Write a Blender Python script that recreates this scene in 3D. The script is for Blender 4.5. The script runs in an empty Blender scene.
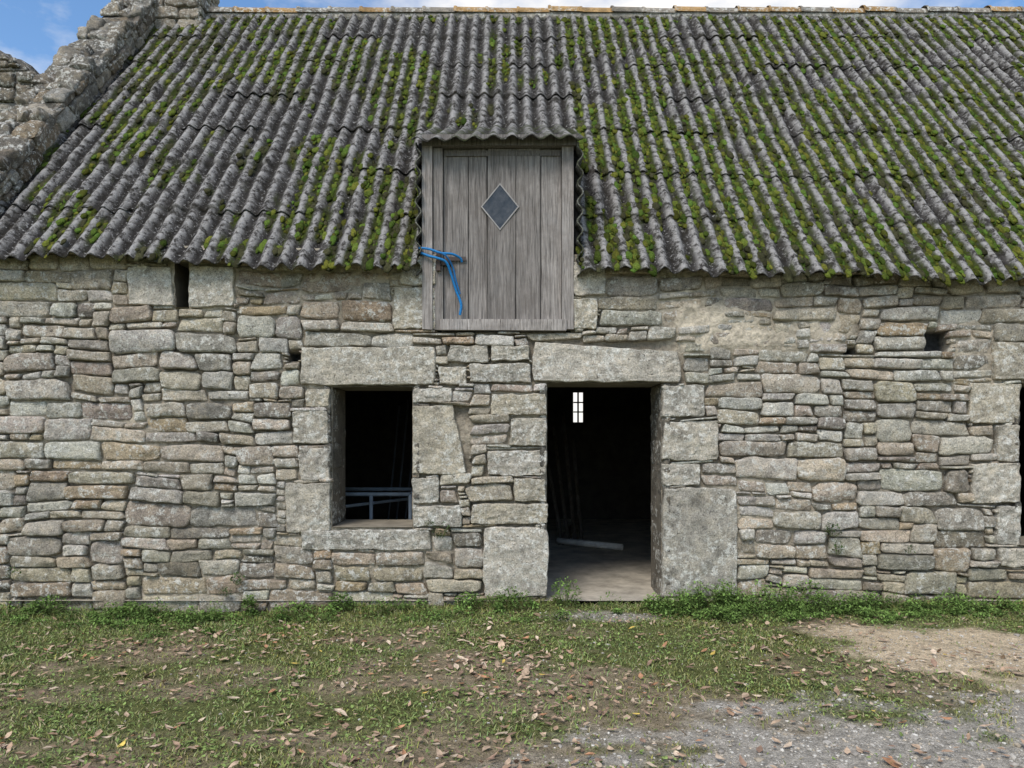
import bpy, math, numpy as np
from math import radians
rng=np.random.default_rng(12)
S=105.0
def PX(p): return (p-512)/S
def PZ(p): return 1.6+(437-p)/S
scene=bpy.context.scene
# ---------------------------------------------------------------- noise
def h2(i,j,s):
    n=(i.astype(np.int64)*374761393+j.astype(np.int64)*668265263+int(s)*144269504)&0xffffffff
    n=((n^(n>>13))*1274126177)&0xffffffff
    return ((n^(n>>16))&0xffff)/65535.0
def vn(x,y,s=0):
    x=np.asarray(x,float);y=np.asarray(y,float);x,y=np.broadcast_arrays(x,y)
    i=np.floor(x);j=np.floor(y);fx=x-i;fy=y-j
    fx=fx*fx*(3-2*fx);fy=fy*fy*(3-2*fy)
    a=h2(i,j,s);b=h2(i+1,j,s);c=h2(i,j+1,s);d=h2(i+1,j+1,s)
    return ((a*(1-fx)+b*fx)*(1-fy)+(c*(1-fx)+d*fx)*fy)*2-1
def fbm(x,y,s=0,o=4):
    r=0;a=1;t=0
    for k in range(o):
        r=r+a*vn(x*2**k+k*17.3,y*2**k+k*9.1,s+k);t+=a;a*=.55
    return r/t
def sstep(a,b,x):
    t=np.clip((x-a)/(b-a),0,1);return t*t*(3-2*t)
# ---------------------------------------------------------------- mesh helpers
def make(name,V,F,mat=None,col=None,parent=None,smooth=True,attrs=None):
    V=np.asarray(V,float).reshape(-1,3);F=np.asarray(F,np.int64)
    me=bpy.data.meshes.new(name);k=F.shape[1]
    me.vertices.add(len(V));me.vertices.foreach_set("co",V.ravel().astype(np.float32))
    me.loops.add(F.size);me.loops.foreach_set("vertex_index",F.ravel().astype(np.int32))
    me.polygons.add(len(F));me.polygons.foreach_set("loop_start",np.arange(0,F.size,k,dtype=np.int32))
    try: me.polygons.foreach_set("loop_total",np.full(len(F),k,dtype=np.int32))
    except Exception: pass
    me.polygons.foreach_set("use_smooth",np.full(len(F),smooth,dtype=bool))
    me.update(calc_edges=True)
    if col is not None:
        c=np.ones((len(V),4),np.float32);c[:,:3]=np.asarray(col).reshape(-1,3)
        at=me.color_attributes.new("col",'FLOAT_COLOR','POINT');at.data.foreach_set("color",c.ravel())
    ob=bpy.data.objects.new(name,me);scene.collection.objects.link(ob)
    if mat: me.materials.append(mat)
    if parent: ob.parent=parent
    return ob
def gridF(nr,nc,keep=None):
    i=np.arange(nr-1)[:,None]*nc+np.arange(nc-1)[None,:]
    F=np.stack([i,i+1,i+nc+1,i+nc],-1)
    if keep is not None: return F[keep]
    return F.reshape(-1,4)
class Bld:
    def __init__(s): s.V=[];s.F=[];s.C=[];s.n=0
    def add(s,V,F,c):
        V=np.asarray(V,float).reshape(-1,3);F=np.asarray(F)
        s.V.append(V);s.F.append(F+s.n)
        c=np.asarray(c,float)
        s.C.append(np.tile(c,(len(V),1)) if c.ndim==1 else c.reshape(-1,3));s.n+=len(V)
    def obj(s,name,mat,parent=None,smooth=True):
        return make(name,np.concatenate(s.V),np.concatenate(s.F),mat,np.concatenate(s.C),parent,smooth)
BF=np.array([[0,3,2,1],[4,5,6,7],[0,1,5,4],[1,2,6,5],[2,3,7,6],[3,0,4,7]])
def box(b,x0,x1,y0,y1,z0,z1,c=(.3,.3,.3),jit=0):
    V=np.array([[x0,y0,z0],[x1,y0,z0],[x1,y1,z0],[x0,y1,z0],[x0,y0,z1],[x1,y0,z1],[x1,y1,z1],[x0,y1,z1]],float)
    if jit: V+=rng.uniform(-jit,jit,V.shape)
    b.add(V,BF,c)
def bar(b,p,q,r,c,n=10):
    p=np.array(p,float);q=np.array(q,float);d=q-p;d/=np.linalg.norm(d)
    u=np.cross(d,[0,0,1.]);
    if np.linalg.norm(u)<.1:u=np.cross(d,[1.,0,0])
    u/=np.linalg.norm(u);w=np.cross(d,u);a=np.arange(n)*2*math.pi/n
    ring=np.cos(a)[:,None]*u*r+np.sin(a)[:,None]*w*r
    V=np.concatenate([p+ring,q+ring,p+ring*.75,q+ring*.75])
    i=np.arange(n);j=(i+1)%n
    F=np.concatenate([np.stack([i,j,j+n,i+n],1),np.stack([j,i,i+2*n,j+2*n],1),np.stack([i+n,j+n,j+3*n,i+3*n],1),np.stack([j+2*n,i+2*n,i+3*n,j+3*n],1)])
    b.add(V,F,c)
def tube(b,pts,r,c,n=8):
    pts=np.array(pts,float);m=len(pts);V=[]
    for k in range(m):
        d=pts[min(k+1,m-1)]-pts[max(k-1,0)];d/=np.linalg.norm(d)
        u=np.cross(d,[0,1.,0]);u/=max(np.linalg.norm(u),1e-6);w=np.cross(d,u)
        a=np.arange(n)*2*math.pi/n
        V.append(pts[k]+np.cos(a)[:,None]*u*r+np.sin(a)[:,None]*w*r)
    F=[]
    for k in range(m-1):
        for i in range(n):
            j=(i+1)%n;F.append([k*n+i,k*n+j,(k+1)*n+j,(k+1)*n+i])
    b.add(np.concatenate(V),F,c)
def smoothpath(P,n=8):
    P=np.array(P,float);out=[]
    Q=np.vstack([2*P[0]-P[1],P,2*P[-1]-P[-2]])
    for k in range(1,len(Q)-2):
        for t in np.linspace(0,1,n,endpoint=False):
            a,b_,c,d=Q[k-1],Q[k],Q[k+1],Q[k+2]
            out.append(.5*((2*b_)+(-a+c)*t+(2*a-5*b_+4*c-d)*t*t+(-a+3*b_-3*c+d)*t**3))
    out.append(P[-1]);return np.array(out)
def empty(name):
    e=bpy.data.objects.new(name,None);scene.collection.objects.link(e);return e
# ---------------------------------------------------------------- materials
class M:
    def __init__(s,name,rough=.9,spec=.2):
        s.m=bpy.data.materials.new(name);s.m.use_nodes=True;s.t=s.m.node_tree
        s.b=s.t.nodes['Principled BSDF'];s.b.inputs['Roughness'].default_value=rough
        s.b.inputs['Specular IOR Level'].default_value=spec
        s.co=s.t.nodes.new('ShaderNodeTexCoord').outputs['Object']
    def L(s,a,b): s.t.links.new(a,b)
    def attr(s,n='col'):
        a=s.t.nodes.new('ShaderNodeAttribute');a.attribute_name=n;return a.outputs['Color']
    def map(s,scale):
        a=s.t.nodes.new('ShaderNodeMapping');a.inputs['Scale'].default_value=scale;s.L(s.co,a.inputs['Vector']);return a.outputs[0]
    def noise(s,sc,det=6,ro=.6,v=None,dist=0):
        n=s.t.nodes.new('ShaderNodeTexNoise');n.inputs['Scale'].default_value=sc;n.inputs['Detail'].default_value=det
        n.inputs['Roughness'].default_value=ro;n.inputs['Distortion'].default_value=dist;s.L(v or s.co,n.inputs['Vector']);return n.outputs['Fac']
    def rng(s,f,a,b,c=0,d=1):
        n=s.t.nodes.new('ShaderNodeMapRange');n.inputs[1].default_value=a;n.inputs[2].default_value=b;n.inputs[3].default_value=c;n.inputs[4].default_value=d
        s.L(f,n.inputs[0]);return n.outputs[0]
    def math(s,op,a,b):
        n=s.t.nodes.new('ShaderNodeMath');n.operation=op
        for k,v in enumerate((a,b)):
            if isinstance(v,(int,float)): n.inputs[k].default_value=v
            else: s.L(v,n.inputs[k])
        return n.outputs[0]
    def mix(s,f,a,b,mode='MIX'):
        n=s.t.nodes.new('ShaderNodeMix');n.data_type='RGBA';n.blend_type=mode
        for k,v in ((0,f),(6,a),(7,b)):
            if isinstance(v,(int,float)): n.inputs[k].default_value=v
            elif isinstance(v,tuple): n.inputs[k].default_value=(*v,1)
            else: s.L(v,n.inputs[k])
        return n.outputs[2]
    def mul(s,c,f):
        n=s.t.nodes.new('ShaderNodeVectorMath');n.operation='SCALE';s.L(c,n.inputs[0]);s.L(f,n.inputs['Scale']);return n.outputs[0]
    def sep(s,c):
        n=s.t.nodes.new('ShaderNodeSeparateColor');s.L(c,n.inputs[0]);return n.outputs
    def bump(s,h,st,dist,prev=None):
        n=s.t.nodes.new('ShaderNodeBump');n.inputs['Strength'].default_value=st;n.inputs['Distance'].default_value=dist;s.L(h,n.inputs['Height'])
        if prev: s.L(prev,n.inputs['Normal'])
        s.L(n.outputs[0],s.b.inputs['Normal']);return n.outputs[0]
    def out(s,c): s.L(c,s.b.inputs['Base Color']);return s.m
def stone_mat(name,lich=.6,bs=.8,l0=.525,och=.28):
    m=M(name,.93,.1);c=m.attr()
    n1=m.noise(8,5,.75);n2=m.noise(5.5,4,.75)
    c=m.mul(c,m.rng(n1,.3,.7,.6,1.38))
    c=m.mix(m.rng(n2,.54,.69,0,.55),c,(.12,.108,.088))
    c=m.mix(m.rng(n1,.5,.66,0,och),c,(.42,.32,.19))
    l=m.noise(17,4,.74)
    c=m.mix(m.math('MULTIPLY',m.rng(l,l0,l0+.06,0,lich),m.rng(m.noise(1.5,2),.36,.52)),c,(.68,.665,.60))
    f=m.noise(75,3,.75)
    c=m.mul(c,m.rng(f,.32,.68,.58,1.42))
    c=m.mix(m.rng(m.noise(33,3,.7),.62,.68,0,.75),c,(.07,.064,.055))
    m.bump(m.math('ADD',m.noise(22,5,.78),m.math('MULTIPLY',f,.25)),bs,.035)
    return m.out(c)
MAT_stone=stone_mat('rubble_stone',.75,.85);MAT_granite=stone_mat('dressed_granite',.7,.6,.515,.2)
def simple(name,scale=20,amp=.3,bs=.4,bd=.01,rough=.9,stretch=None,spec=.2,det=5):
    m=M(name,rough,spec);v=m.map(stretch) if stretch else None
    n=m.noise(scale,det,.7,v)
    c=m.mul(m.attr(),m.rng(n,.28,.72,1-amp,1+amp))
    if bs: m.bump(n,bs,bd)
    return m.out(c)
MAT_mortar=simple('lime_mortar',26,.45,.9,.03)
MAT_dark=simple('interior_wall',5,.4,0)
MAT_floor=simple('concrete_floor',4,.45,.3,.01)
MAT_plain=simple('painted_metal',9,.2,0,.002,.5,det=2)
MAT_rope=simple('blue_hose',90,.2,0,.003,.45,det=2)
def wood_mat():
    m=M('weathered_wood',.85,.15);v=m.map((1,1,.05))
    c=m.attr();g=m.noise(60,6,.75,v,.4)
    c=m.mul(c,m.rng(g,.34,.66,.4,1.4))
    c=m.mix(m.rng(m.noise(130,3,.6,m.map((1,1,.025))),.6,.7,0,.8),c,(.03,.027,.024))
    c=m.mix(m.rng(m.noise(3,5,.7),.46,.7,0,.6),c,(.14,.12,.105))
    c=m.mix(m.rng(m.noise(2.2,4,.6,m.map((1.3,1,.7))),.55,.75,0,.35),c,(.34,.33,.32))
    m.bump(g,.7,.008);return m.out(c)
MAT_wood=wood_mat()
def roof_mat():
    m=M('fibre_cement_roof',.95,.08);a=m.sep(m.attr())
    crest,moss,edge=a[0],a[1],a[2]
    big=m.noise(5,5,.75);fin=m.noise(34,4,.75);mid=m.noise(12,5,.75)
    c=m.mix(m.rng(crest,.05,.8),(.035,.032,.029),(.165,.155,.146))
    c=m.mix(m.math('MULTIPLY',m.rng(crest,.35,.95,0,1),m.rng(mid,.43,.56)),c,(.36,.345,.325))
    c=m.mix(m.rng(fin,.57,.63,0,.75),c,(.45,.435,.41))
    c=m.mix(m.rng(mid,.40,.5,.85,0),c,(.024,.021,.017))
    c=m.mix(m.rng(big,.52,.66,0,.6),c,(.045,.04,.032))
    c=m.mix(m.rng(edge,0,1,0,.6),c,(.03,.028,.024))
    c=m.mix(m.math('MULTIPLY',moss,m.rng(fin,.34,.48)),c,(.046,.058,.012))
    m.bump(m.math('ADD',fin,mid),.9,.025)
    return m.out(c)
MAT_roof=roof_mat()
MAT_moss=simple('moss',60,.5,.8,.01,.95,spec=.05,det=2)
MAT_leafy=simple('foliage',30,.25,0,.002,.7,spec=.2,det=1)
MAT_dead=simple('dead_leaf',40,.3,0,.003,.8,det=1)
def ground_mat():
    m=M('ground_soil',.95,.1);c=m.attr()
    a=m.noise(14,6,.78);b=m.noise(90,3,.75)
    c=m.mul(c,m.rng(a,.3,.7,.5,1.5));c=m.mul(c,m.rng(b,.32,.68,.5,1.5))
    m.bump(m.math('ADD',a,m.math('MULTIPLY',b,.35)),.9,.04)
    return m.out(c)
MAT_ground=ground_mat()
MAT_peb=simple('pebble',30,.3,0,.004,det=1)
# ---------------------------------------------------------------- stones
PAL=np.array([[.44,.385,.30],[.40,.37,.315],[.45,.385,.305],[.41,.325,.225],[.53,.50,.435],[.27,.243,.205],[.385,.33,.265],[.48,.43,.35]])
PW=np.array([.2,.2,.12,.07,.16,.07,.07,.11]);PW/=PW.sum()
def stone_batch(b,Q,frame,rngl,nu=19,nv=13,depth=(.012,.055),cols=None,rr=(.03,.22),jit=.010,rough=1.0,edge=.011,facet=.018,cutk=.75):
    Q=np.asarray(Q,float);N=len(Q)
    if N==0:return
    O,A,B=[np.array(k,float) for k in frame];Nn=np.cross(A,B)
    Q=Q+rngl.uniform(-jit,jit,Q.shape)*np.array([1.7,.9])
    w=np.linalg.norm(Q[:,1]-Q[:,0],axis=1)[:,None,None];hh=np.linalg.norm(Q[:,3]-Q[:,0],axis=1)[:,None,None]
    u=np.sin(np.linspace(-1,1,nu)*math.pi/2)[None,None,:];v=np.sin(np.linspace(-1,1,nv)*math.pi/2)[None,:,None]
    u=np.broadcast_to(u,(N,nv,nu));v=np.broadcast_to(v,(N,nv,nu))
    r=rngl.uniform(*rr,N)[:,None,None]*np.clip(hh/w*1.6,.3,1)
    kc=rngl.uniform(0,1,(N,4))**2
    cut=((u<0)&(v<0))*kc[:,0,None,None]+((u>=0)&(v<0))*kc[:,1,None,None]+((u>=0)&(v>=0))*kc[:,2,None,None]+((u<0)&(v>=0))*kc[:,3,None,None]
    rc=r+cutk*cut*np.minimum(np.abs(u),np.abs(v))**2
    uu=u*np.sqrt(1-np.clip(rc,0,.95)*v**4/2);vv=v*np.sqrt(1-np.clip(rc,0,.95)*u**6/2)
    s=((uu+1)/2)[...,None];t=((vv+1)/2)[...,None]
    P=(Q[:,0][:,None,None]*(1-s)+Q[:,1][:,None,None]*s)*(1-t)+(Q[:,3][:,None,None]*(1-s)+Q[:,2][:,None,None]*s)*t
    sd=rngl.uniform(0,500,N)[:,None,None]
    a=P[...,0];c=P[...,1]
    mn=np.minimum(w,hh)
    amp=np.clip(mn*.11,.003,.018)*rough
    a2=a+amp*fbm(a*11+sd,c*11,3);c2=c+amp*fbm(a*9+sd,c*13,4)
    er=np.minimum(edge,mn*.3)
    du=np.clip((1-np.abs(u))*w/2/er,0,1);dv=np.clip((1-np.abs(v))*hh/2/er,0,1)
    e=np.sqrt(1-(1-du)**2)*np.sqrt(1-(1-dv)**2)
    d=rngl.uniform(*depth,N)[:,None,None]
    fc=np.full(u.shape,9.)
    for k in range(6):
        an=rngl.uniform(0,6.283,N)[:,None,None];g=rngl.uniform(.3,1.6,N)[:,None,None]
        fc=np.minimum(fc,(np.cos(an)*u+np.sin(an)*v)*g+rngl.uniform(.1,.9,N)[:,None,None]*g)
    fc=np.clip(fc,-1.2,.6)
    h=-.035+(.035+d)*e+e*facet*np.clip(mn/.14,.5,1.2)*fc+e*rough*(.012*fbm(a*8+sd,c*11,8,3)+.009*fbm(a*26+sd,c*34,9,3))
    W=O+a2[...,None]*A+c2[...,None]*B+h[...,None]*Nn
    if cols is None:
        cols=PAL[rngl.choice(len(PAL),N,p=PW)]
        cols=cols*rngl.uniform(.8,1.18,(N,1))*rngl.uniform(.97,1.03,(N,3))
    C=np.broadcast_to(cols[:,None,None,:],W.shape).copy()
    C*=(.4+.6*np.clip(e*1.3,0,1))[...,None]**.7   # stone colour gets darker towards its rim
    F=gridF(nv,nu);F=(F[None]+(np.arange(N)*nu*nv)[:,None,None]).reshape(-1,4)
    b.add(W,F,C.reshape(-1,3))
def pack(W,H,cell,blocked,rngl,hs=(1,2,3,4,5,6),hp=(.08,.22,.29,.22,.13,.06),wr=(1.3,3.8),mx=14):
    cxx,czz=cell if isinstance(cell,tuple) else (cell,cell)
    nx=int(W/cxx);nz=int(H/czz)
    cx,cz=np.meshgrid((np.arange(nx)+.5)*cxx,(np.arange(nz)+.5)*czz)
    occ=blocked(cx,cz).copy();out=[]
    for j in range(nz):
        i=0;hb=int(rngl.choice(hs,p=hp))
        while i<nx:
            if occ[j,i]: i+=1;continue
            run=1
            while i+run<nx and run<mx+4 and not occ[j,i+run]: run+=1
            if rngl.random()<.55: hb=int(rngl.choice(hs,p=hp))
            h=hb;w=min(mx,max(3,int(round(h*rngl.uniform(*wr)))))
            if run<=mx+3 and run-w<3: w=run
            if w>mx: w=w//2
            h=min(h,nz-j,max(1,int(w*cxx/czz*.95)))
            while h>1 and occ[j:j+h,i:i+w].any(): h-=1
            occ[j:j+h,i:i+w]=True;out.append((i,j,w,h));i+=w
    return np.array(out)
def warp(x,z):
    return x+.05*vn(x*.9,z*1.7,21)+.03*vn(x*5,z*8,24),z+.05*vn(x*.45,z*.9,22)+.02*vn(x*2.1,z*2.3,23)+.016*vn(x*5,z*7,25)
def rects2q(R,cell,ox,oz,gap=.005,wf=None):
    cxx,czz=cell if isinstance(cell,tuple) else (cell,cell)
    i,j,w,h=R.T.astype(float)
    x0=ox+i*cxx;x1=ox+(i+w)*cxx;z0=oz+j*czz;z1=oz+(j+h)*czz
    q=np.stack([np.stack([x0,z0],1),np.stack([x1,z0],1),np.stack([x1,z1],1),np.stack([x0,z1],1)],1)
    if wf: q=np.stack(wf(q[...,0],q[...,1]),-1)
    c=q.mean(1,keepdims=True);dv=c-q
    q=q+np.sign(dv)*gap
    return q
def ze(x): return 3.15-.022*np.asarray(x)
ZR=7.85;YE=-.2;YR=3.9
barn=empty('stone_barn')
OPEN=[(PX(332),PX(412),PZ(527),PZ(387)),(PX(547),PX(662),-.3,PZ(383)),(PX(1020),PX(1020)+1.05,PZ(545),PZ(383)),
      (PX(175),PX(189),PZ(308),PZ(262)),(PX(437),PX(571),PZ(332),3.6)]
HOLES=[(PX(926),PX(949),PZ(352),PZ(330)),(PX(286),PX(298),PZ(361),PZ(351)),(PX(845),PX(858),PZ(354),PZ(347))]
FIX=[(301,436,347,386),(286,331,482,533),(303,432,529,550),(413,470,405,475),(305,331,388,408),(293,331,410,444),(300,331,447,480),
(413,452,388,403),(413,440,477,504),(413,462,505,527),
(531,682,341,383),(491,547,393,415),(510,547,418,447),(487,547,450,476),(512,547,478,502),(470,547,503,525),(483,548,527,597),
(662,705,385,418),(662,719,421,461),(662,700,463,486),(662,736,487,597),
(128,174,266,306),(190,235,266,308),(393,436,288,330),(400,436,255,286),(572,606,262,296),(572,598,298,330),
(991,1140,342,381),(968,1019,383,424),(995,1019,425,462),(971,1019,463,503),(996,1019,505,545),(998,1135,547,567),
(1130,1170,383,440),(1130,1185,443,500),(1130,1160,502,545),
(448,488,345,363),(470,531,363,383),(438,468,366,385),(490,530,345,361)]
def infix(x,z,e=0.0):
    r=np.zeros(x.shape,bool)
    for a,b_,t,bt in FIX: r|=(x>PX(a)-e)&(x<PX(b_)+e)&(z>PZ(bt)-e)&(z<PZ(t)+e)
    return r
def inopen(x,z,e=0.0,L=OPEN):
    r=np.zeros(x.shape,bool)
    for a,b_,c,d in L: r|=(x>a-e)&(x<b_+e)&(z>c-e)&(z<d+e)
    return r
X0,Z0,cell=-5.62,-.228,(.044,.036)
def blk(cx,cz):
    x,z=warp(cx+X0,cz+Z0)
    return infix(x,z,.0)|inopen(x,z,.012)|inopen(x,z,0,HOLES)|(z>ze(x)+.13)
bl=Bld()
FR=((0,0,0),(1,0,0),(0,0,1))
R=pack(13.2,3.7,cell,blk,rng)
Q=rects2q(R,cell,X0,Z0,.0032,warp)
ctr=Q.mean(1);N=len(Q)
cols=PAL[rng.choice(len(PAL),N,p=PW)]*rng.uniform(.8,1.18,(N,1))*rng.uniform(.97,1.03,(N,3))
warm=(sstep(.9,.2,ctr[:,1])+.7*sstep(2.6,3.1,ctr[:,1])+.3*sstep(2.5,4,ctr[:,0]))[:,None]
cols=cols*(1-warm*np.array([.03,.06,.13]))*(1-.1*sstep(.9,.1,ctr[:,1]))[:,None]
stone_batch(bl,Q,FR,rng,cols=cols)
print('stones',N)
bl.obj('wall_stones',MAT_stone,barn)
bf=Bld()
qf=[]
for a,b_,t,bt in FIX:
    x0,x1,z0,z1=PX(a)+.003,PX(b_)-.003,PZ(bt)+.003,PZ(t)-.003
    q=[[x0,z0],[x1,z0],[x1,z1],[x0,z1]]
    if (a,t)==(531,341): q=[[x0,z0],[x1,z0],[x1-.04,z1-.10],[x0+.04,z1-.0]]
    if (a,t)==(413,405): q=[[x0,z0],[x1-.02,z0],[x1-.16,z1],[x0,z1]]
    qf.append(q)
gc=np.array([[.45,.41,.335],[.41,.38,.32],[.47,.43,.36],[.43,.385,.30]])[rng.integers(0,4,len(qf))]*rng.uniform(.84,1.08,(len(qf),1))
stone_batch(bf,qf,FR,rng,nu=51,nv=41,depth=(.036,.052),cols=gc,rr=(.0,.04),jit=.007,rough=1.0,edge=.010,facet=.006,cutk=.22)
for k,(a,b_,c,d) in enumerate(OPEN[:4]):
    hgt=d-c
    for side in (0,1):
        if k==3:continue
        xx=b_+.005 if side else a-.005
        nz=max(1,int(round(hgt/.27)));zs=np.linspace(c,d,nz+1);qs=[]
        for n in range(nz):
            m=rng.uniform(.25,.45)
            for (p,q_) in ((-.03,m),(m,.62)): qs.append([[p,zs[n]],[q_,zs[n]],[q_,zs[n+1]],[p,zs[n+1]]])
        qs=np.array(qs)
        if side:
            qs[...,0]=-qs[...,0];qs=qs[:,[1,0,3,2]];fr=((xx+.03,0,0),(0,-1,0),(0,0,1))
        else: fr=((xx-.03,0,0),(0,1,0),(0,0,1))
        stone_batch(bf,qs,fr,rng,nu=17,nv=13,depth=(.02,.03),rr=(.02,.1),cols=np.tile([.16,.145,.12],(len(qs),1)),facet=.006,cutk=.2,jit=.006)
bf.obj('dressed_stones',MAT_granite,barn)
# mortar sheet
xs=np.unique(np.round(np.concatenate([np.arange(-5.62,7.6,.02)]+[[o[0],o[1]] for o in OPEN]),4))
zs=np.unique(np.round(np.concatenate([np.arange(-.3,3.5,.02)]+[[o[2],o[3]] for o in OPEN]),4))
gx,gz=np.meshgrid(xs,zs)
patch=sstep(1.3,1.7,gx)*sstep(3.5,3.0,gx)*sstep(2.25,2.5,gz)*sstep(-.5,.4,fbm(gx*1.3,gz*1.3,40)+.3)
gen=.10+sstep(-.2,.45,fbm(gx*.9,gz*1.2,41))*.5+.22*sstep(2.5,2.9,gz)
f=np.clip(np.maximum(patch*.98,gen),0,1.1)
hole=inopen(gx,gz,.0,HOLES)
hm=-.040+.064*f+.026*fbm(gx*12,gz*12,42)-.16*hole
mc=np.array([.20,.17,.13])*(1-f[...,None])+np.array([.56,.49,.38])*f[...,None]
mc=mc*(1+.35*fbm(gx*6,gz*6,43))[...,None];mc=np.where(hole[...,None],.05,mc)
mx_,mz_=(gx[:-1,:-1]+gx[1:,1:])/2,(gz[:-1,:-1]+gz[1:,1:])/2
keep=~(inopen(mx_,mz_)|(mz_>ze(mx_)+.2))
make('mortar',np.stack([gx,-hm,gz],-1),gridF(len(zs),len(xs),keep),MAT_mortar,mc,barn)
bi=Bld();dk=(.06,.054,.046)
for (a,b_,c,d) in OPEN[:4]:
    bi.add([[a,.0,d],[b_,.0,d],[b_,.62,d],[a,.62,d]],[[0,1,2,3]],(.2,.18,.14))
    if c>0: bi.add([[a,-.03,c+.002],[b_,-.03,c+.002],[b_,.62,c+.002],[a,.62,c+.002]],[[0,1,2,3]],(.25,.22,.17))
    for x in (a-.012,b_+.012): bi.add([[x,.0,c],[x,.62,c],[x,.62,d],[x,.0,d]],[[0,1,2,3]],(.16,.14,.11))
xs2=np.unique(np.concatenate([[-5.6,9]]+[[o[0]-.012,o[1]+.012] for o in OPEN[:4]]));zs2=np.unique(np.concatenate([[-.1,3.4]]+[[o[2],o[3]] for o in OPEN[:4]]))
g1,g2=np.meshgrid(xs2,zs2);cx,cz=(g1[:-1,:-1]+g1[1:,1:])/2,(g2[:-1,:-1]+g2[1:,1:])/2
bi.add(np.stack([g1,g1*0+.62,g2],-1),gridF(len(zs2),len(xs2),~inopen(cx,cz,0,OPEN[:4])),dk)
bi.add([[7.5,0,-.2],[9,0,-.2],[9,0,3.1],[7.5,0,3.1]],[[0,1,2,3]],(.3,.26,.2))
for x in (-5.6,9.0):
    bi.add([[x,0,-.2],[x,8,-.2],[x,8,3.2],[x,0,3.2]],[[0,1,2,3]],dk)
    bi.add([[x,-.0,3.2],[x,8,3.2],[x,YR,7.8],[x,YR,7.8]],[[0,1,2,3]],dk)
WB=(1.16,1.34,1.88,2.44)
xs3=np.array([-5.6,WB[0],WB[1],9]);zs3=np.array([-.2,WB[2],WB[3],3.25]);g1,g2=np.meshgrid(xs3,zs3)
kp=np.ones((3,3),bool);kp[1,1]=False
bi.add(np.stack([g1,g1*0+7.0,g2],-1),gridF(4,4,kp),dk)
box(bi,1.235,1.265,6.98,7.02,WB[2],WB[3],(.12,.12,.11))
for zz in (2.06,2.24): box(bi,WB[0],WB[1],6.97,6.978,zz,zz+.025,(.12,.12,.11))
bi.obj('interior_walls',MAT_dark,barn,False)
bq=Bld();bq.add([[-5.6,-.05,.05],[9,-.05,.05],[9,7,.05],[-5.6,7,.05]],[[0,1,2,3]],(.44,.395,.32))
bq.obj('floor',MAT_floor,barn,False)
# ---------------------------------------------------------------- roof
NRr=7;PW_=.177
cxs=np.arange(-5.12,9.0,.0161);ns=44
sl=[];fr=[];ri=[]
for r in range(NRr):
    for k in range(ns):
        f_=k/(ns-1);sl.append((r+f_)/NRr);fr.append(f_);ri.append(r)
sl=np.array(sl)[:,None];fr=np.array(fr)[:,None];ri=np.array(ri)[:,None]
gx=np.broadcast_to(cxs[None,:],(len(sl),len(cxs)));
sheet=np.floor((gx+.3*(ri%2))/.885)
off=(h2(sheet,ri+0*gx,5)-.5)*.03
s_=sl+off*(ri>0)*(1-fr)+np.where(ri==0,(1-fr)*off*.4,0)+(.004*vn(gx*9,ri*3.3+0*gx,6))*(1-fr)
ph=gx/PW_
wv=np.cos(2*math.pi*(ph+.07*vn(gx*.5,s_*3,7)+.05*vn(gx*2,s_*9,77)))
lift=(h2(sheet,ri+0*gx,8))*.014
slen=6.25
mn1=fbm(gx*.9,s_*slen*.7,50,4);mn2=fbm(gx*5,s_*slen*2.0,51,4);mn3=fbm(gx*1.9,s_*slen*1.4,58,3)
right=sstep(.2,1.2,gx)*(.8+.2*sstep(.9,.0,s_))
region=.46+.36*right+.3*np.exp(-((gx+1.2)/.8)**2)*sstep(.3,.0,s_)
mossm=np.clip(sstep(.05,.45,mn1*.8+mn2*1.0+mn3*.8+region*1.15-.42)*sstep(.9,-.3,wv),0,1)
def roofpt(gx,s_,h):
    z=ze(gx)+(ZR-ze(gx))*s_;y=YE+(YR-YE)*s_
    return np.stack([gx+0*s_,y-.753*h,z+.658*h],-1)
crust=fbm(gx*13,s_*slen*9,52,4)
hR=.031*wv+(.014+lift)*(1-fr)+.02*vn(gx*.7,s_*4,9)+.013*crust+.012*np.clip(fbm(gx*9,s_*slen*7,57,3),0,1)+mossm*.014*(1+fbm(gx*30,s_*slen*30,53,2))
V=roofpt(gx,s_,hR)
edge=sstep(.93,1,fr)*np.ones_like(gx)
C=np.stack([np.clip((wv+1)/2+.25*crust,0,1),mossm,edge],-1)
keep=np.ones((len(sl)-1,len(cxs)-1),bool)
my=V[:-1,:-1,1];mxx=gx[:-1,:-1]
keep&=~((mxx>-.9)&(mxx<.635)&(my<1.15))
und=V.copy();und[...,2]-=.012;und[...,1]+=.004
lip=und[0:1]
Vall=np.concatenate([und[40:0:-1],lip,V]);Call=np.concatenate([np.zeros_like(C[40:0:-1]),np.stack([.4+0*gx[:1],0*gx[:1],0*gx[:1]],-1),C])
kall=np.concatenate([keep[:41][::-1][:40],keep[:1],keep])
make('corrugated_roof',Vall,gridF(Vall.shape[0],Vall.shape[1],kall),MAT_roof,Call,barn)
bx=np.arange(-5.12,9.01,.044);bs=np.linspace(0,1,12)[:,None]
g=np.broadcast_to(bx[None],(12,len(bx)))
Vb=np.stack([g,YR+4.3*bs+0*g,ZR-4.7*bs+.027*np.cos(2*math.pi*g/PW_)],-1)
make('roof_back_slope',Vb,gridF(12,len(bx)),MAT_roof,np.stack([.5+0*g,.3+0*g,0*g],-1),barn)
import bmesh
bm=bmesh.new();bmesh.ops.create_icosphere(bm,subdivisions=2,radius=1)
IV=np.array([v.co[:] for v in bm.verts]);IF=np.array([[v.index for v in f.verts] for f in bm.faces]);bm.free()
cand=rng.random((100000,2));rx=-5.1+cand[:,0]*13;rs=cand[:,1]**1.1
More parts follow.
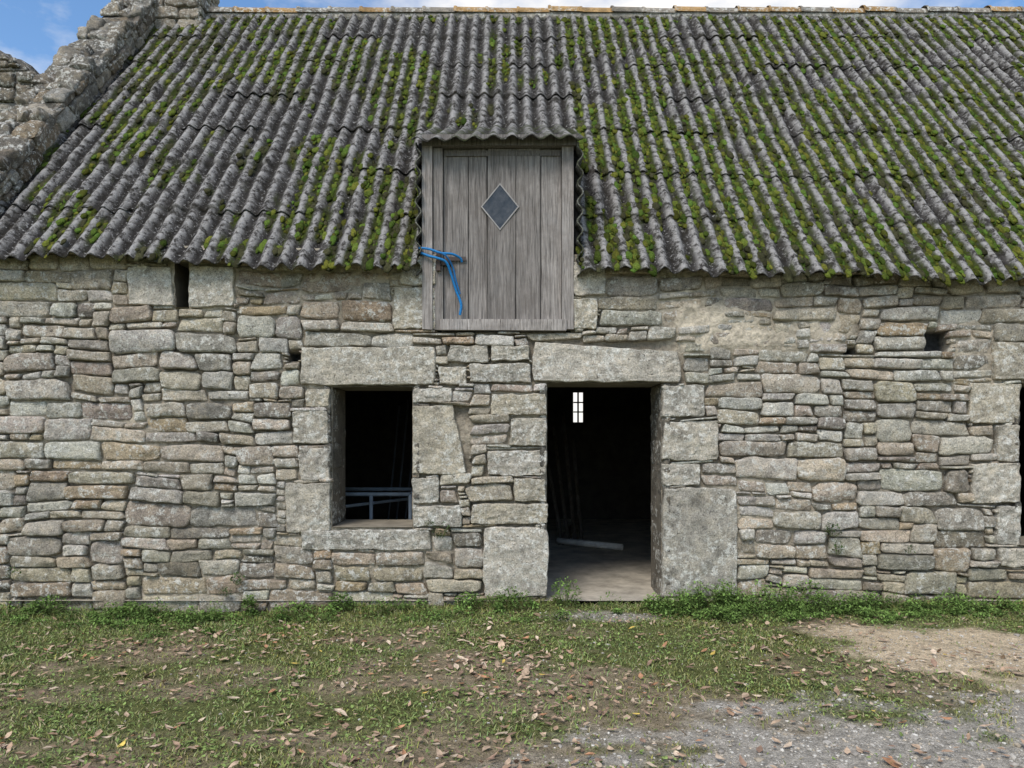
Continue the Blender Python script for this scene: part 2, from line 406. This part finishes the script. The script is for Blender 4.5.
rx=(np.floor(rx/PW_)+.5)*PW_+rng.normal(0,.03,len(rx))
ii=np.clip(((rx+5.12)/.0161).astype(int),0,len(cxs)-1);jj=np.clip((rs*(len(sl)-1)).astype(int),0,len(sl)-1)
pm=mossm[jj,ii]
ok=(rng.random(len(rx))<pm**1.3*.45*(.6+.4*sstep(-.5,1.2,rx)))&keep[np.clip(jj,0,keep.shape[0]-1),np.clip(ii,0,keep.shape[1]-1)]
rx=rx[ok];ii=ii[ok];jj=jj[ok];P=V[jj,ii];n=len(P);print('moss',n)
sz=rng.uniform(.012,.04,n)*rng.uniform(.7,1.25,n)
nrm=np.array([0,-.753,.658]);sd_=np.array([0,.658,.753])
loc=IV[None]*(1+.3*vn(IV[None,:,0]*3+np.arange(n)[:,None]*3.7,IV[None,:,2]*3+IV[None,:,1]*2,60))[...,None]
MVs=P[:,None,:]+sz[:,None,None]*(loc[...,0:1]*np.array([1.,0,0])*1.0+loc[...,1:2]*sd_*rng.uniform(1,2.2,n)[:,None,None]+loc[...,2:3]*nrm*.5)
mb=np.array([.074,.092,.016])*rng.uniform(.45,1.6,(n,1))*np.stack([rng.uniform(.7,1.25,n),np.ones(n),np.ones(n)],1)
dead=rng.random(n)<np.clip(.42-.25*sstep(-.5,1,P[:,0])-.8*mn3[jj,ii]+.1,0.05,.9);mb[dead]=np.array([.046,.045,.022])*rng.uniform(.6,1.4,(dead.sum(),1))
mf=(IF[None]+(np.arange(n)*len(IV))[:,None,None]).reshape(-1,3)
make('roof_moss',MVs,mf,MAT_moss,np.repeat(mb,len(IV),0),barn)
br=Bld();x=-4.5
while x<9:
    L=.46;t=np.linspace(0,math.pi,13)
    rr_=.125+rng.uniform(-.004,.006);dz=rng.uniform(-.012,.012)
    xs_=np.array([x-.03,x,x+.02,x+L*.5,x+L])
    rad=np.array([rr_+.012,rr_+.014,rr_,rr_-.004,rr_-.008])
    VV=np.stack([np.broadcast_to(xs_[:,None],(5,13)),YR-np.cos(t)[None]*rad[:,None]*1.15,ZR-.05+dz+np.sin(t)[None]*rad[:,None]],-1)
    base=np.array([.26,.23,.19]) if rng.random()<.55 else np.array([.40,.25,.11])
    br.add(VV,gridF(5,13),base*rng.uniform(.8,1.2));x+=L
box(br,-5.1,9,YR-.12,YR+.12,ZR-.16,ZR-.03,(.28,.26,.22))
br.obj('ridge_tiles',MAT_granite,barn)
# ---------------------------------------------------------------- gable parapet, chimney
bp=Bld();rp=np.random.default_rng(3)
A=np.array([0,4.1,4.6]);A/=np.linalg.norm(A);Bn=np.array([0,-A[2],A[1]])
O=np.array([-5.1,YE,3.22])
nob=lambda a,b:np.zeros(a.shape,bool)
def dcol(n): return PAL[rp.choice(8,n,p=PW)]*rp.uniform(.35,.7,(n,1))
Rp=pack(6.2,.42,.04,nob,rp);stone_batch(bp,rects2q(Rp,.04,0,-.1,.002),(O,A,Bn),rp,cols=dcol(len(Rp)),rough=1.3,facet=.02,depth=(.0,.05))
a=-.05
while a<6.1:
    w_=rp.uniform(.16,.42);nsp=rp.integers(1,4);c0=-.03
    sp=[[.53],[rp.uniform(.2,.34),.53],[rp.uniform(.12,.2),rp.uniform(.28,.38),.53]][nsp-1]
    for c1 in sp:
        stone_batch(bp,[[[a,c0],[a+w_,c0],[a+w_+rp.uniform(-.06,.06),c1+rp.uniform(-.03,.04)],[a+rp.uniform(-.05,.05),c1]]],(O+Bn*(.31+rp.uniform(-.05,.035)),A,(-1,0,0)),rp,depth=(.01,.07),cols=dcol(1),rough=2.2,facet=.045,rr=(0,.1),cutk=.7)
        c0=c1
    a+=w_
pts=[]
for x in (-5.12,-5.6):
    for (aa,bb) in ((0,-.3),(6.2,-.3),(6.2,.29),(0,.29)):
        p=O+A*aa+Bn*bb;pts.append([x,p[1],p[2]])
bp.add(pts,[[0,1,2,3],[4,7,6,5],[0,3,7,4],[1,5,6,2],[3,2,6,7]],(.13,.12,.10))
cx0,cx1,cy0,cy1=-5.72,-4.5,3.55,4.35
box(bp,cx0+.02,cx1-.02,cy0+.02,cy1,6.4,9.0,(.18,.16,.13))
Rc=pack(1.26,2.5,.04,nob,rp);stone_batch(bp,rects2q(Rc,.04,cx0,6.5),((0,cy0,0),(1,0,0),(0,0,1)),rp,rough=1.4,cols=dcol(len(Rc))*1.2)
Rc=pack(.8,2.5,.04,nob,rp);stone_batch(bp,rects2q(Rc,.04,cy0,6.5),((cx1,0,0),(0,1,0),(0,0,1)),rp,cols=dcol(len(Rc))*1.2)
bp.obj('gable_parapet_and_chimney',MAT_stone,barn)
house=empty('stone_house');bh=Bld()
YN=2.6;peak=-7.6;hz0=5.98;sp_=.6
def ht(x): return hz0+sp_*(-5.64-x) if x>peak else hz0+sp_*(-5.64-peak)-sp_*(peak-x)
htv=np.vectorize(ht)
Rn=pack(3.9,7.6,.05,lambda a,b:b>htv(a-9.55),rp)
stone_batch(bh,rects2q(Rn,.05,-9.55,0),((0,YN,0),(1,0,0),(0,0,1)),rp,nu=11,nv=9,rough=1.5,cols=PAL[rp.choice(8,len(Rn),p=PW)]*rp.uniform(.3,.62,(len(Rn),1)))
pk=ht(peak);el=ht(-9.6)
for y in (YN+.01,YN+.5):
    bh.add([[-9.6,y,-.2],[-5.62,y,-.2],[-5.62,y,hz0-.02],[peak,y,pk]],[[0,1,2,3]],(.16,.145,.12));bh.add([[-9.6,y,-.2],[peak,y,pk],[-9.6,y,el],[-9.6,y,el-.1]],[[0,1,2,3]],(.16,.145,.12))
A2=np.array([peak+5.6,0,pk-hz0]);A2/=np.linalg.norm(A2)
qs=[];a=0
while a<2.3:
    w_=rp.uniform(.15,.4);qs.append([[a,-.03],[a+w_,-.03],[a+w_,.5],[a,.5]]);a+=w_
stone_batch(bh,qs,((-5.6,YN+.5,hz0-.03),A2,(0,-1,0)),rp,depth=(.0,.09),rough=2,cols=np.array([.2,.185,.16])*rp.uniform(.6,1.1,(len(qs),1)),facet=.05)
bh.obj('gable_wall',MAT_stone,house)
bs_=Bld();bs_.add([[-5.62,YN+.5,hz0-.2],[-5.62,9,hz0-.2],[peak,9,pk-.15],[peak,YN+.5,pk-.15]],[[0,1,2,3]],(.1,.1,.11));bs_.add([[peak,YN+.5,pk-.15],[peak,9,pk-.15],[-9.6,9,el-.1],[-9.6,YN+.5,el-.1]],[[0,1,2,3]],(.1,.1,.11))
box(bs_,-9.6,-9.58,YN,9,-.2,el-.1,(.25,.22,.18))
bs_.obj('slate_roof',MAT_dark,house,False)
# ---------------------------------------------------------------- loft door
bw=Bld();g0=np.array([.295,.268,.245])
pe=[443,468,487,516,541,562]
for a,b_ in zip(pe[:-1],pe[1:]):
    box(bw,PX(a)+.0045,PX(b_)-.0045,0.0+rng.uniform(-.009,.009),.03,PZ(320),PZ(149),g0*rng.uniform(.76,1.15),.003)
def post(px0,px1,y0,y1,t,b_,c): box(bw,PX(px0),PX(px1),y0,y1,PZ(b_),PZ(t),np.array(c),.004)
post(422.5,433,-.06,.06,146,330,g0*1.25);post(433.5,443,-.035,.06,149,330,g0*.85)
post(562,573.5,-.045,.06,148,330,g0*1.2)
post(423,577,-.075,.06,137,148,g0*.7);post(441,566,-.065,.05,320,331,g0*1.35)
post(446,560,-.012,.0,151,156,g0*.6)
bw.obj('loft_door',MAT_wood,barn,False)
bd=Bld();cxd,czd=PX(500),PZ(207)
def dia(s,sz_,y,c):
    V=[[cxd-s,y,czd],[cxd,y,czd-sz_],[cxd+s,y,czd],[cxd,y,czd+sz_]];return V
o1=dia(.182,.225,-.017,0);o2=dia(.168,.208,-.017,0);o3=dia(.182,.225,.0,0);o4=dia(.168,.208,-.010,0)
V_=o1+o2+o3+o4;F_=[]
for k in range(4):
    j=(k+1)%4;F_+= [[k,j,4+j,4+k],[8+k,8+j,j,k],[4+k,4+j,12+j,12+k]]
bd.add(V_,F_,(.34,.32,.30));bd.obj('diamond_window_frame',MAT_plain,barn,False)
gm=M('window_glass',.25,.5);gm.out(gm.mix(gm.rng(gm.noise(12,5,.7),.4,.7),(.02,.024,.027),(.07,.07,.07)))
gg=Bld();gg.add(dia(.171,.211,-.0125,0),[[0,1,2,3]],(.05,.055,.06));gg.obj('diamond_window_pane',gm.m,barn,False)
bh2=Bld();box(bh2,PX(440),PX(452),-.05,-.0,PZ(266),PZ(261),(.06,.05,.045));box(bh2,PX(437),PX(441),-.075,-.03,PZ(272),PZ(252),(.07,.05,.04))
box(bh2,PX(446),PX(466),-.018,-.008,PZ(261),PZ(257),(.09,.07,.06))
bh2.obj('door_latch',MAT_plain,barn,False)
dx=np.arange(-.93,.672,.0145);ds=np.linspace(0,1,50)[:,None];g=np.broadcast_to(dx[None],(50,len(dx)))
zf=4.385+.015*vn(g*2,0*g,70)-.02*np.abs(g+.13)**2
yy=-.2+1.75*ds+0*g;zz=zf+.47*(yy+.2)
wvd=np.cos(2*math.pi*g/PW_)
zz=zz+.022*wvd+.008*fbm(g*16,yy*16,71);mm=.6*sstep(0,.5,fbm(g*5,yy*5,72)+.2)
Vd=np.stack([g,yy,zz],-1);Vu=Vd.copy();Vu[...,2]-=.014
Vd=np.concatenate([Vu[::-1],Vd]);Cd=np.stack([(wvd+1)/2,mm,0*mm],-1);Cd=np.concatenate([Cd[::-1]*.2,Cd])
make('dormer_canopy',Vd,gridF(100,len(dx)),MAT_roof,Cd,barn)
bc=Bld()
for xx,sg in ((-.885,-1),(.632,1)):
    zc=np.linspace(3.12,4.36,90)[:,None];yc=np.array([-.13,-.128,.0,.4,1.3])[None]
    w_=.026*np.cos(2*math.pi*zc/PW_)
    X_=xx+w_+0*yc;VV=np.stack([X_,yc+.01*vn(zc*9,0*zc,73)+0*zc,zc+0*yc],-1)
    V2=VV.copy();V2[...,0]+=.012
    bc.add(VV,gridF(90,5),(.45,.05,0));bc.add(V2,gridF(90,5),(.45,.05,0))
    e=np.stack([VV[:,0],V2[:,0]],1);bc.add(e,gridF(90,2),(1,.6,0))
bc.obj('dormer_cheeks',MAT_roof,barn)
bk=Bld()
for x in (-.86,.60):
    bk.add([[x,.03,2.6],[x,1.4,3.2],[x,1.4,5.1],[x,.03,4.42]],[[0,1,2,3]],(.1,.09,.08))
bk.add([[-.9,.05,2.6],[.64,.05,2.6],[.64,.05,4.42],[-.9,.05,4.42]],[[0,1,2,3]],(.03,.03,.03))
bk.obj('dormer_framing',MAT_dark,barn,False)
# blue hose
bb=Bld();cb=(.02,.19,.46)
def rp_(L,r=.009,c=cb):
    P=[((a-512)/745*(7.1+yy),yy,1.6+(437-b_)/745*(7.1+yy)) for a,b_,yy in L];tube(bb,smoothpath(P),r,c)
rp_([(419,248,-.09),(429,249,-.11),(441,253,-.12),(452,254,-.11),(460,258,-.07),(462,262,-.05)],.0115)
rp_([(421,253,-.09),(429,256,-.1),(437,258,-.11),(446,262,-.1),(451,274,-.06),(456,290,-.04),(461,304,-.04),(460,315,-.04)],.0125)
rp_([(441,253,-.13),(447,257,-.12),(453,268,-.07),(456,281,-.06),(460,294,-.05)],.009,(.02,.13,.32))
bb.obj('blue_hose',MAT_rope)
# ---------------------------------------------------------------- interior contents
bt=Bld();mc_=(.26,.31,.36)
x0,x1,y0,y1,zt=-2.05,-1.12,1.1,1.9,.97
for (p,q) in (((x0,y0),(x1,y0)),((x1,y0),(x1,y1)),((x1,y1),(x0,y1)),((x0,y1),(x0,y0))):
    bar(bt,(*p,zt),(*q,zt),.022,mc_)
    bar(bt,(*p,.35),(*q,.35),.016,mc_)
for p in ((x0,y0),(x1,y0),(x1,y1),(x0,y1),(-1.55,y0)): bar(bt,(*p,.05),(*p,zt),.02,mc_)
bar(bt,(x0,y0,zt-.16),(x1,y1,zt-.1),.018,mc_)
bt.obj('metal_table_frame',MAT_plain)
bt=Bld()
for k in range(4): bar(bt,(-1.55+.1*k,1.9,.05),(-1.45+.12*k,2.5,2.0+.1*(k%2)),.012,(.07,.075,.08))
bt.obj('metal_poles',MAT_plain)
bt=Bld();bar(bt,(.66,3.6,.11),(1.5,3.05,.1),.045,(.7,.68,.63),16);bt.obj('plastic_pipe',MAT_plain)
bt=Bld()
for k in range(4): bar(bt,(.75+.1*k,4.2,.05),(.5+.16*k,4.9,1.6+.2*(k%3)),.03,(.1,.08,.06))
bar(bt,(.7,3.6,.08),(1.0,5.3,.1),.05,(.2,.16,.12))
bt.obj('timber_offcuts',MAT_wood)
# ---------------------------------------------------------------- ground
def gmask(x,y):
    e=fbm(x*1.5,y*2.2,80,4);e2=fbm(x*5,y*6,79,3)
    gravel=sstep(.1,.65,(x-1.2)*.22+(-y-2.5)*.75+e*.8+e2*.4)*sstep(-.1,.6,x+e)
    sand=np.exp(-(((x-3.35)/.9)**2+((y+1.6)/.95)**2))*1.5+e*.45+e2*.3
    sand=sstep(.45,1.0,sand)
    doorp=np.exp(-(((x-.85)/.6)**2+((y+.5)/.26)**2))+e*.25+e2*.15
    doorp=sstep(.35,.9,doorp)
    return gravel,sand,doorp
def bare_(x,y): return sstep(-.08,.42,fbm(x*1.5,y*2.3,85,5)+.18*sstep(-1.2,-2.2,y)*sstep(-4.5,-1,x)-.1*sstep(-2,-4,x)-.3*sstep(-1,-.3,y))
def gz_(x,y): return .018*fbm(x*2,y*2,81)+.03*vn(x*.4,y*.5,82)+.05*sstep(-.35,0,y)*(.5+.5*vn(x*2,y,83))*(1-sstep(.5,.2,abs(x-.9)))-.08*sstep(0,-3,x)
gxl=np.concatenate([[-400,-120,-40,-16,-10],np.arange(-7.5,8.5,.028),[11,18,45,120,400]])
gyl=np.concatenate([[-400,-120,-40,-16,-9,-6],np.arange(-4.6,.14,.028),[.5,10,30,100,400]])
gx,gy=np.meshgrid(gxl,gyl)
gr,sa,dp=gmask(gx,gy)
near=(np.abs(gx)<8)&(gy<.2)&(gy>-5)
z=np.where(near,gz_(gx,gy)+.006*fbm(gx*15,gy*15,84),np.where(gy>.2,-.1,-.05))
bare=bare_(gx,gy)
cG=np.array([.13,.14,.05]);cB=np.array([.28,.225,.145]);cGr=np.array([.41,.375,.315]);cS=np.array([.62,.50,.34])
C=cG+(cB-cG)*bare[...,None]
C=C+(cGr-C)*np.maximum(gr,dp*.8)[...,None];C=C+(cS-C)*sa[...,None]
far=~near;C[far]=(.12,.14,.05)
make('ground',np.stack([gx,gy,z],-1),gridF(len(gyl),len(gxl)),MAT_ground,C)
def grass(n,x0,x1,y0,y1,seed):
    r=np.random.default_rng(seed);x=r.uniform(x0,x1,n);y=y0+(y1-y0)*r.random(n)
    gr,sa,dp=gmask(x,y);ba=bare_(x,y)
    dens=(1-.98*np.clip(gr+sa+dp,0,1))*(1-.75*ba)*(.3+.7*sstep(-.3,.3,fbm(x*5,y*5,86)))
    dens=np.maximum(dens,.6*sstep(.2,.5,fbm(x*2.5,y*2.5,87))*(1-sa))
    k=r.random(n)<dens;x=x[k];y=y[k];n=len(x)
    hgt=r.uniform(.008,.026,n)*(1+1.3*sstep(-.5,-.05,y))*(1+.6*vn(x*2,y*2,88));w=r.uniform(.0022,.0045,n)
    th=r.uniform(0,6.283,n);le=r.uniform(.3,1.6,n)*hgt;ph=th+r.normal(0,.6,n)+1.57
    z=gz_(x,y)-.003
    P=np.stack([x,y,z],1);sx=np.stack([np.cos(th),np.sin(th),0*th],1)*w[:,None];ld=np.stack([np.cos(ph),np.sin(ph),0*ph],1)*le[:,None]
    up=np.array([0,0,1.])*hgt[:,None]
    V=np.stack([P-sx,P+sx,P+up*.6+ld*.35-sx*.8,P+up*.6+ld*.35+sx*.8,P+up+ld-sx*.12,P+up+ld+sx*.12],1)
    F=(np.array([[0,1,3,2],[2,3,5,4]])[None]+(np.arange(n)*6)[:,None,None]).reshape(-1,4)
    hue=vn(x*1.2,y*1.5,89)
    c=np.array([.22,.26,.085])*r.uniform(.6,1.35,(n,1))*np.stack([r.uniform(.8,1.25,n)*(1+.14*hue),np.ones(n),r.uniform(.7,1.3,n)],1)
    d=r.random(n)<.16;c[d]=np.array([.42,.36,.21])*r.uniform(.7,1.1,(d.sum(),1))
    make('grass',V,F,MAT_leafy,np.repeat(c,6,0))
grass(260000,-6.2,6.6,-4.1,-.03,11)
def leaves(name,P,size,tilt,cols,mat,r,asp=(.45,.7),curl=.35,az=None,parent=None):
    n=len(P);t=np.array([-1,-.45,.2,1.0]);wd=np.array([.08,.9,.8,.05])
    a=r.uniform(0,6.283,n) if az is None else az
    as_=r.uniform(*asp,n)
    L=np.zeros((n,4,3,3));cu=r.uniform(-.2,1,n)*curl;fo=r.uniform(0,.5,n);sk=r.normal(0,.12,n)
    for k in range(4):
        for j,sg in enumerate((-1,0,1)):
            L[:,k,j,0]=t[k]+sg*sk;L[:,k,j,1]=sg*wd[k]*as_*r.uniform(.75,1.2,n);L[:,k,j,2]=cu*t[k]**2+fo*abs(sg)*wd[k]*as_
    L*=(size/2)[:,None,None,None]
    tx=tilt;ct,st=np.cos(tx)[:,None,None],np.sin(tx)[:,None,None]
    X=L[...,0]*ct-L[...,2]*st;Z=L[...,0]*st+L[...,2]*ct;Y=L[...,1]
    ca,sa_=np.cos(a)[:,None,None],np.sin(a)[:,None,None]
    V=np.stack([X*ca-Y*sa_,X*sa_+Y*ca,Z],-1)+P[:,None,None]
    F=(gridF(4,3)[None]+(np.arange(n)*12)[:,None,None]).reshape(-1,4)
    return make(name,V,F,mat,np.repeat(cols,12,0),parent)
r=np.random.default_rng(5);n=21000
x=r.uniform(-6.5,7,n);y=-4.2+4.15*r.random(n)
d=.14+.9*sstep(-.08,.4,fbm(x*1.0,y*1.6,90,4))+.45*bare_(x,y);gr,sa,dp=gmask(x,y)
k=r.random(n)<d*.6*(1-.7*gr)*(1-.6*sa)*sstep(-.1,-.8,y);x=x[k];y=y[k];n=len(x);print('leaves',n)
lc=np.array([[.38,.255,.17],[.48,.35,.24],[.26,.17,.12],[.56,.44,.32],[.42,.22,.12],[.7,.5,.12]])[r.choice(6,n,p=[.3,.25,.18,.19,.07,.01])]*r.uniform(.75,1.2,(n,1))
P=np.stack([x,y,gz_(x,y)+r.uniform(.008,.03,n)],1)
leaves('fallen_leaves',P,r.uniform(.024,.068,n)*np.where(r.random(n)<.06,1.6,1),r.normal(0,.3,n),lc,MAT_dead,r)
n=46000;x=r.uniform(-6.2,6.6,n);y=-4.1+4.05*r.random(n);gr,sa,dp=gmask(x,y)
k=r.random(n)<(1-np.clip(gr+sa+dp,0,.97))*sstep(-.3,.3,fbm(x*1.8,y*2.2,92)+.25*sstep(-1.5,-.3,y))*(1-.5*bare_(x,y));x=x[k];y=y[k];n=len(x)
leaves('clover',np.stack([x,y,gz_(x,y)+r.uniform(.004,.025,n)],1),r.uniform(.012,.03,n),r.normal(0,.4,n),np.array([.18,.245,.07])*r.uniform(.55,1.4,(n,1)),MAT_leafy,r,(.6,.9))
def clumps(name,cs,mat,seed,lc0=(.155,.25,.06)):
    r=np.random.default_rng(seed);Ps=[];sz=[];ti=[];az=[];cl=[];bst=Bld()
    for (cx,cy,cz,R_,H_,nl,ls) in cs:
        a=r.uniform(0,6.283,nl);q=np.sqrt(r.random(nl))*R_;hh=r.random(nl)**.7*H_*(1-.5*(q/R_)**2)
        Ps.append(np.stack([cx+np.cos(a)*q,np.minimum(cy+np.sin(a)*q*.7,-.08),cz+hh+.01],1));sz.append(r.uniform(.6,1.3,nl)*ls)
        ti.append(r.normal(.1,.5,nl));az.append(a+r.normal(0,.5,nl))
        tint=r.uniform(.75,1.25);cl.append(np.array(lc0)*tint*r.uniform(.6,1.4,(nl,1))*(.6+.5*(hh/H_))[:,None])
        for m in range(max(3,nl//12)):
            k=r.integers(0,nl);p=Ps[-1][k];tube(bst,[[cx+(p[0]-cx)*.3,min(cy+(p[1]-cy)*.3,-.08),cz],[cx+(p[0]-cx)*.7,min(cy+(p[1]-cy)*.7,-.08),cz+hh[k]*.6],p],.0018,(.10,.13,.04),4)
    e=empty(name)
    leaves('leaves',np.concatenate(Ps),np.concatenate(sz),np.concatenate(ti),np.concatenate(cl),mat,r,(.4,.75),.4,np.concatenate(az),e)
    bst.obj('stems',mat,e)
cs=[];r=np.random.default_rng(15)
def gzf(x,y): return float(gz_(np.array(x),np.array(y)))
for k in range(640):
    x=r.uniform(-6,6.5);dn=.4+.6*float(sstep(-.2,.3,vn(np.array(x*.9),np.array(3.),95)))
    big=1+.9*float(sstep(1.0,1.8,np.array(x))*sstep(3.6,2.6,np.array(x)))
    if .42<x<1.35 and r.random()<.75: continue
    if r.random()>dn: continue
    y=-.12-abs(r.normal(0,.26));H_=r.uniform(.03,.17)*big*(1 if y>-.35 else .5)
    cs.append((x,y,gzf(x,y),r.uniform(.05,.14),H_,int(r.integers(30,90)*big),r.uniform(.018,.032)))
for (x,y,R_,H_) in ((.50,-.16,.15,.28),(1.75,-.2,.22,.26),(2.5,-.25,.28,.28),(2.75,-.2,.2,.3),(-2.45,-.14,.08,.2),(-1.6,-.14,.12,.18),(.0,-.2,.2,.2),(1.3,-.25,.12,.15),(-4.3,-.15,.16,.18),(2.1,-.35,.2,.18),(-.4,-.18,.14,.16),(3.3,-.2,.2,.17),(4.1,-.2,.2,.14),(-3.5,-.2,.2,.14),(-2.0,-.2,.2,.14)):
    cs.append((x,y,gzf(x,y),R_,H_,260,.032))
clumps('weeds',cs,MAT_leafy,16)
wp=[]
for (px,py,R_,n_) in ((829,530,.09,80),(834,548,.08,60),(441,532,.10,80),(240,578,.08,80),(20,572,.07,50),(905,547,.05,24),(430,520,.05,24),(228,590,.06,40)):
    wp.append((PX(px),-.08,PZ(py)-.05,R_,R_*1.6,n_,.026))
clumps('wall_fern',wp,MAT_leafy,17,(.06,.10,.03))
r=np.random.default_rng(19);n=34000;x=r.uniform(-2.5,6.8,n);y=-4.2+4.1*r.random(n);gr,sa,dp=gmask(x,y)
k=r.random(n)<np.clip(gr*.85+sa*.35+dp*.8+.03,0,1);x=x[k];y=y[k];n=len(x);print('pebbles',n)
bm=bmesh.new();bmesh.ops.create_icosphere(bm,subdivisions=1,radius=1);JV=np.array([v.co[:] for v in bm.verts]);JF=np.array([[v.index for v in f.verts] for f in bm.faces]);bm.free()
sz=r.uniform(.003,.010,n)*np.where(r.random(n)<.03,2.2,1)
sc=r.uniform(.6,1.3,(n,3))*np.array([1.1,1.1,.6]);V=JV[None]*(1+r.uniform(-.2,.2,(n,len(JV),1)))*sc[:,None]*sz[:,None,None]+np.stack([x,y,gz_(x,y)+sz*.2],1)[:,None]
pc=np.array([[.47,.435,.38],[.36,.325,.28],[.49,.42,.32],[.55,.52,.46]])[r.integers(0,4,n)]*r.uniform(.7,1.1,(n,1))
make('gravel',V,(JF[None]+(np.arange(n)*len(JV))[:,None,None]).reshape(-1,3),MAT_peb,np.repeat(pc,len(JV),0),None,False)
# ---------------------------------------------------------------- light
el,azd=radians(50),(-.4,-.8)
w=bpy.data.worlds.new("World");scene.world=w;w.use_nodes=True;t=w.node_tree;bg=t.nodes['Background']
sky=t.nodes.new('ShaderNodeTexSky');sky.sky_type='NISHITA';sky.sun_disc=False;sky.sun_elevation=el;sky.sun_rotation=math.atan2(azd[0],azd[1])
sky.dust_density=.4;sky.ozone_density=1.6
hs=t.nodes.new('ShaderNodeHueSaturation');hs.inputs['Saturation'].default_value=1.15;hs.inputs['Value'].default_value=1.4;t.links.new(sky.outputs[0],hs.inputs['Color'])
tc=t.nodes.new('ShaderNodeTexCoord');mp=t.nodes.new('ShaderNodeMapping');mp.inputs['Scale'].default_value=(1,1,2.2);mp.inputs['Location'].default_value=(.35,0,0)
nz=t.nodes.new('ShaderNodeTexNoise');nz.inputs['Scale'].default_value=3.2;nz.inputs['Detail'].default_value=8;nz.inputs['Roughness'].default_value=.55
rm=t.nodes.new('ShaderNodeMapRange');rm.inputs[1].default_value=.46;rm.inputs[2].default_value=.64
mixn=t.nodes.new('ShaderNodeMix');mixn.data_type='RGBA';mixn.inputs[7].default_value=(7.4,7.2,6.9,1)
t.links.new(tc.outputs['Generated'],mp.inputs[0]);t.links.new(mp.outputs[0],nz.inputs['Vector']);t.links.new(nz.outputs['Fac'],rm.inputs[0])
t.links.new(rm.outputs[0],mixn.inputs[0]);t.links.new(hs.outputs[0],mixn.inputs[6]);t.links.new(mixn.outputs[2],bg.inputs[0]);bg.inputs[1].default_value=.15
sd=bpy.data.lights.new('sun','SUN');sd.energy=2.75;sd.angle=radians(24);sd.color=(1,.94,.86)
so=bpy.data.objects.new('sun',sd);scene.collection.objects.link(so)
from mathutils import Vector
v=Vector((azd[0],azd[1],0)).normalized()*math.cos(el)+Vector((0,0,math.sin(el)))
so.rotation_euler=v.to_track_quat('Z','Y').to_euler()
cd=bpy.data.cameras.new('camera');cd.sensor_width=36;cd.lens=36*745/1024;cd.shift_y=53/1024;cd.clip_end=1500
co=bpy.data.objects.new('camera',cd);scene.collection.objects.link(co);co.location=(0,-7.1,1.6);co.rotation_euler=(radians(90),0,0)
scene.camera=co
scene.view_settings.view_transform='Standard';scene.view_settings.look='None';scene.view_settings.exposure=0
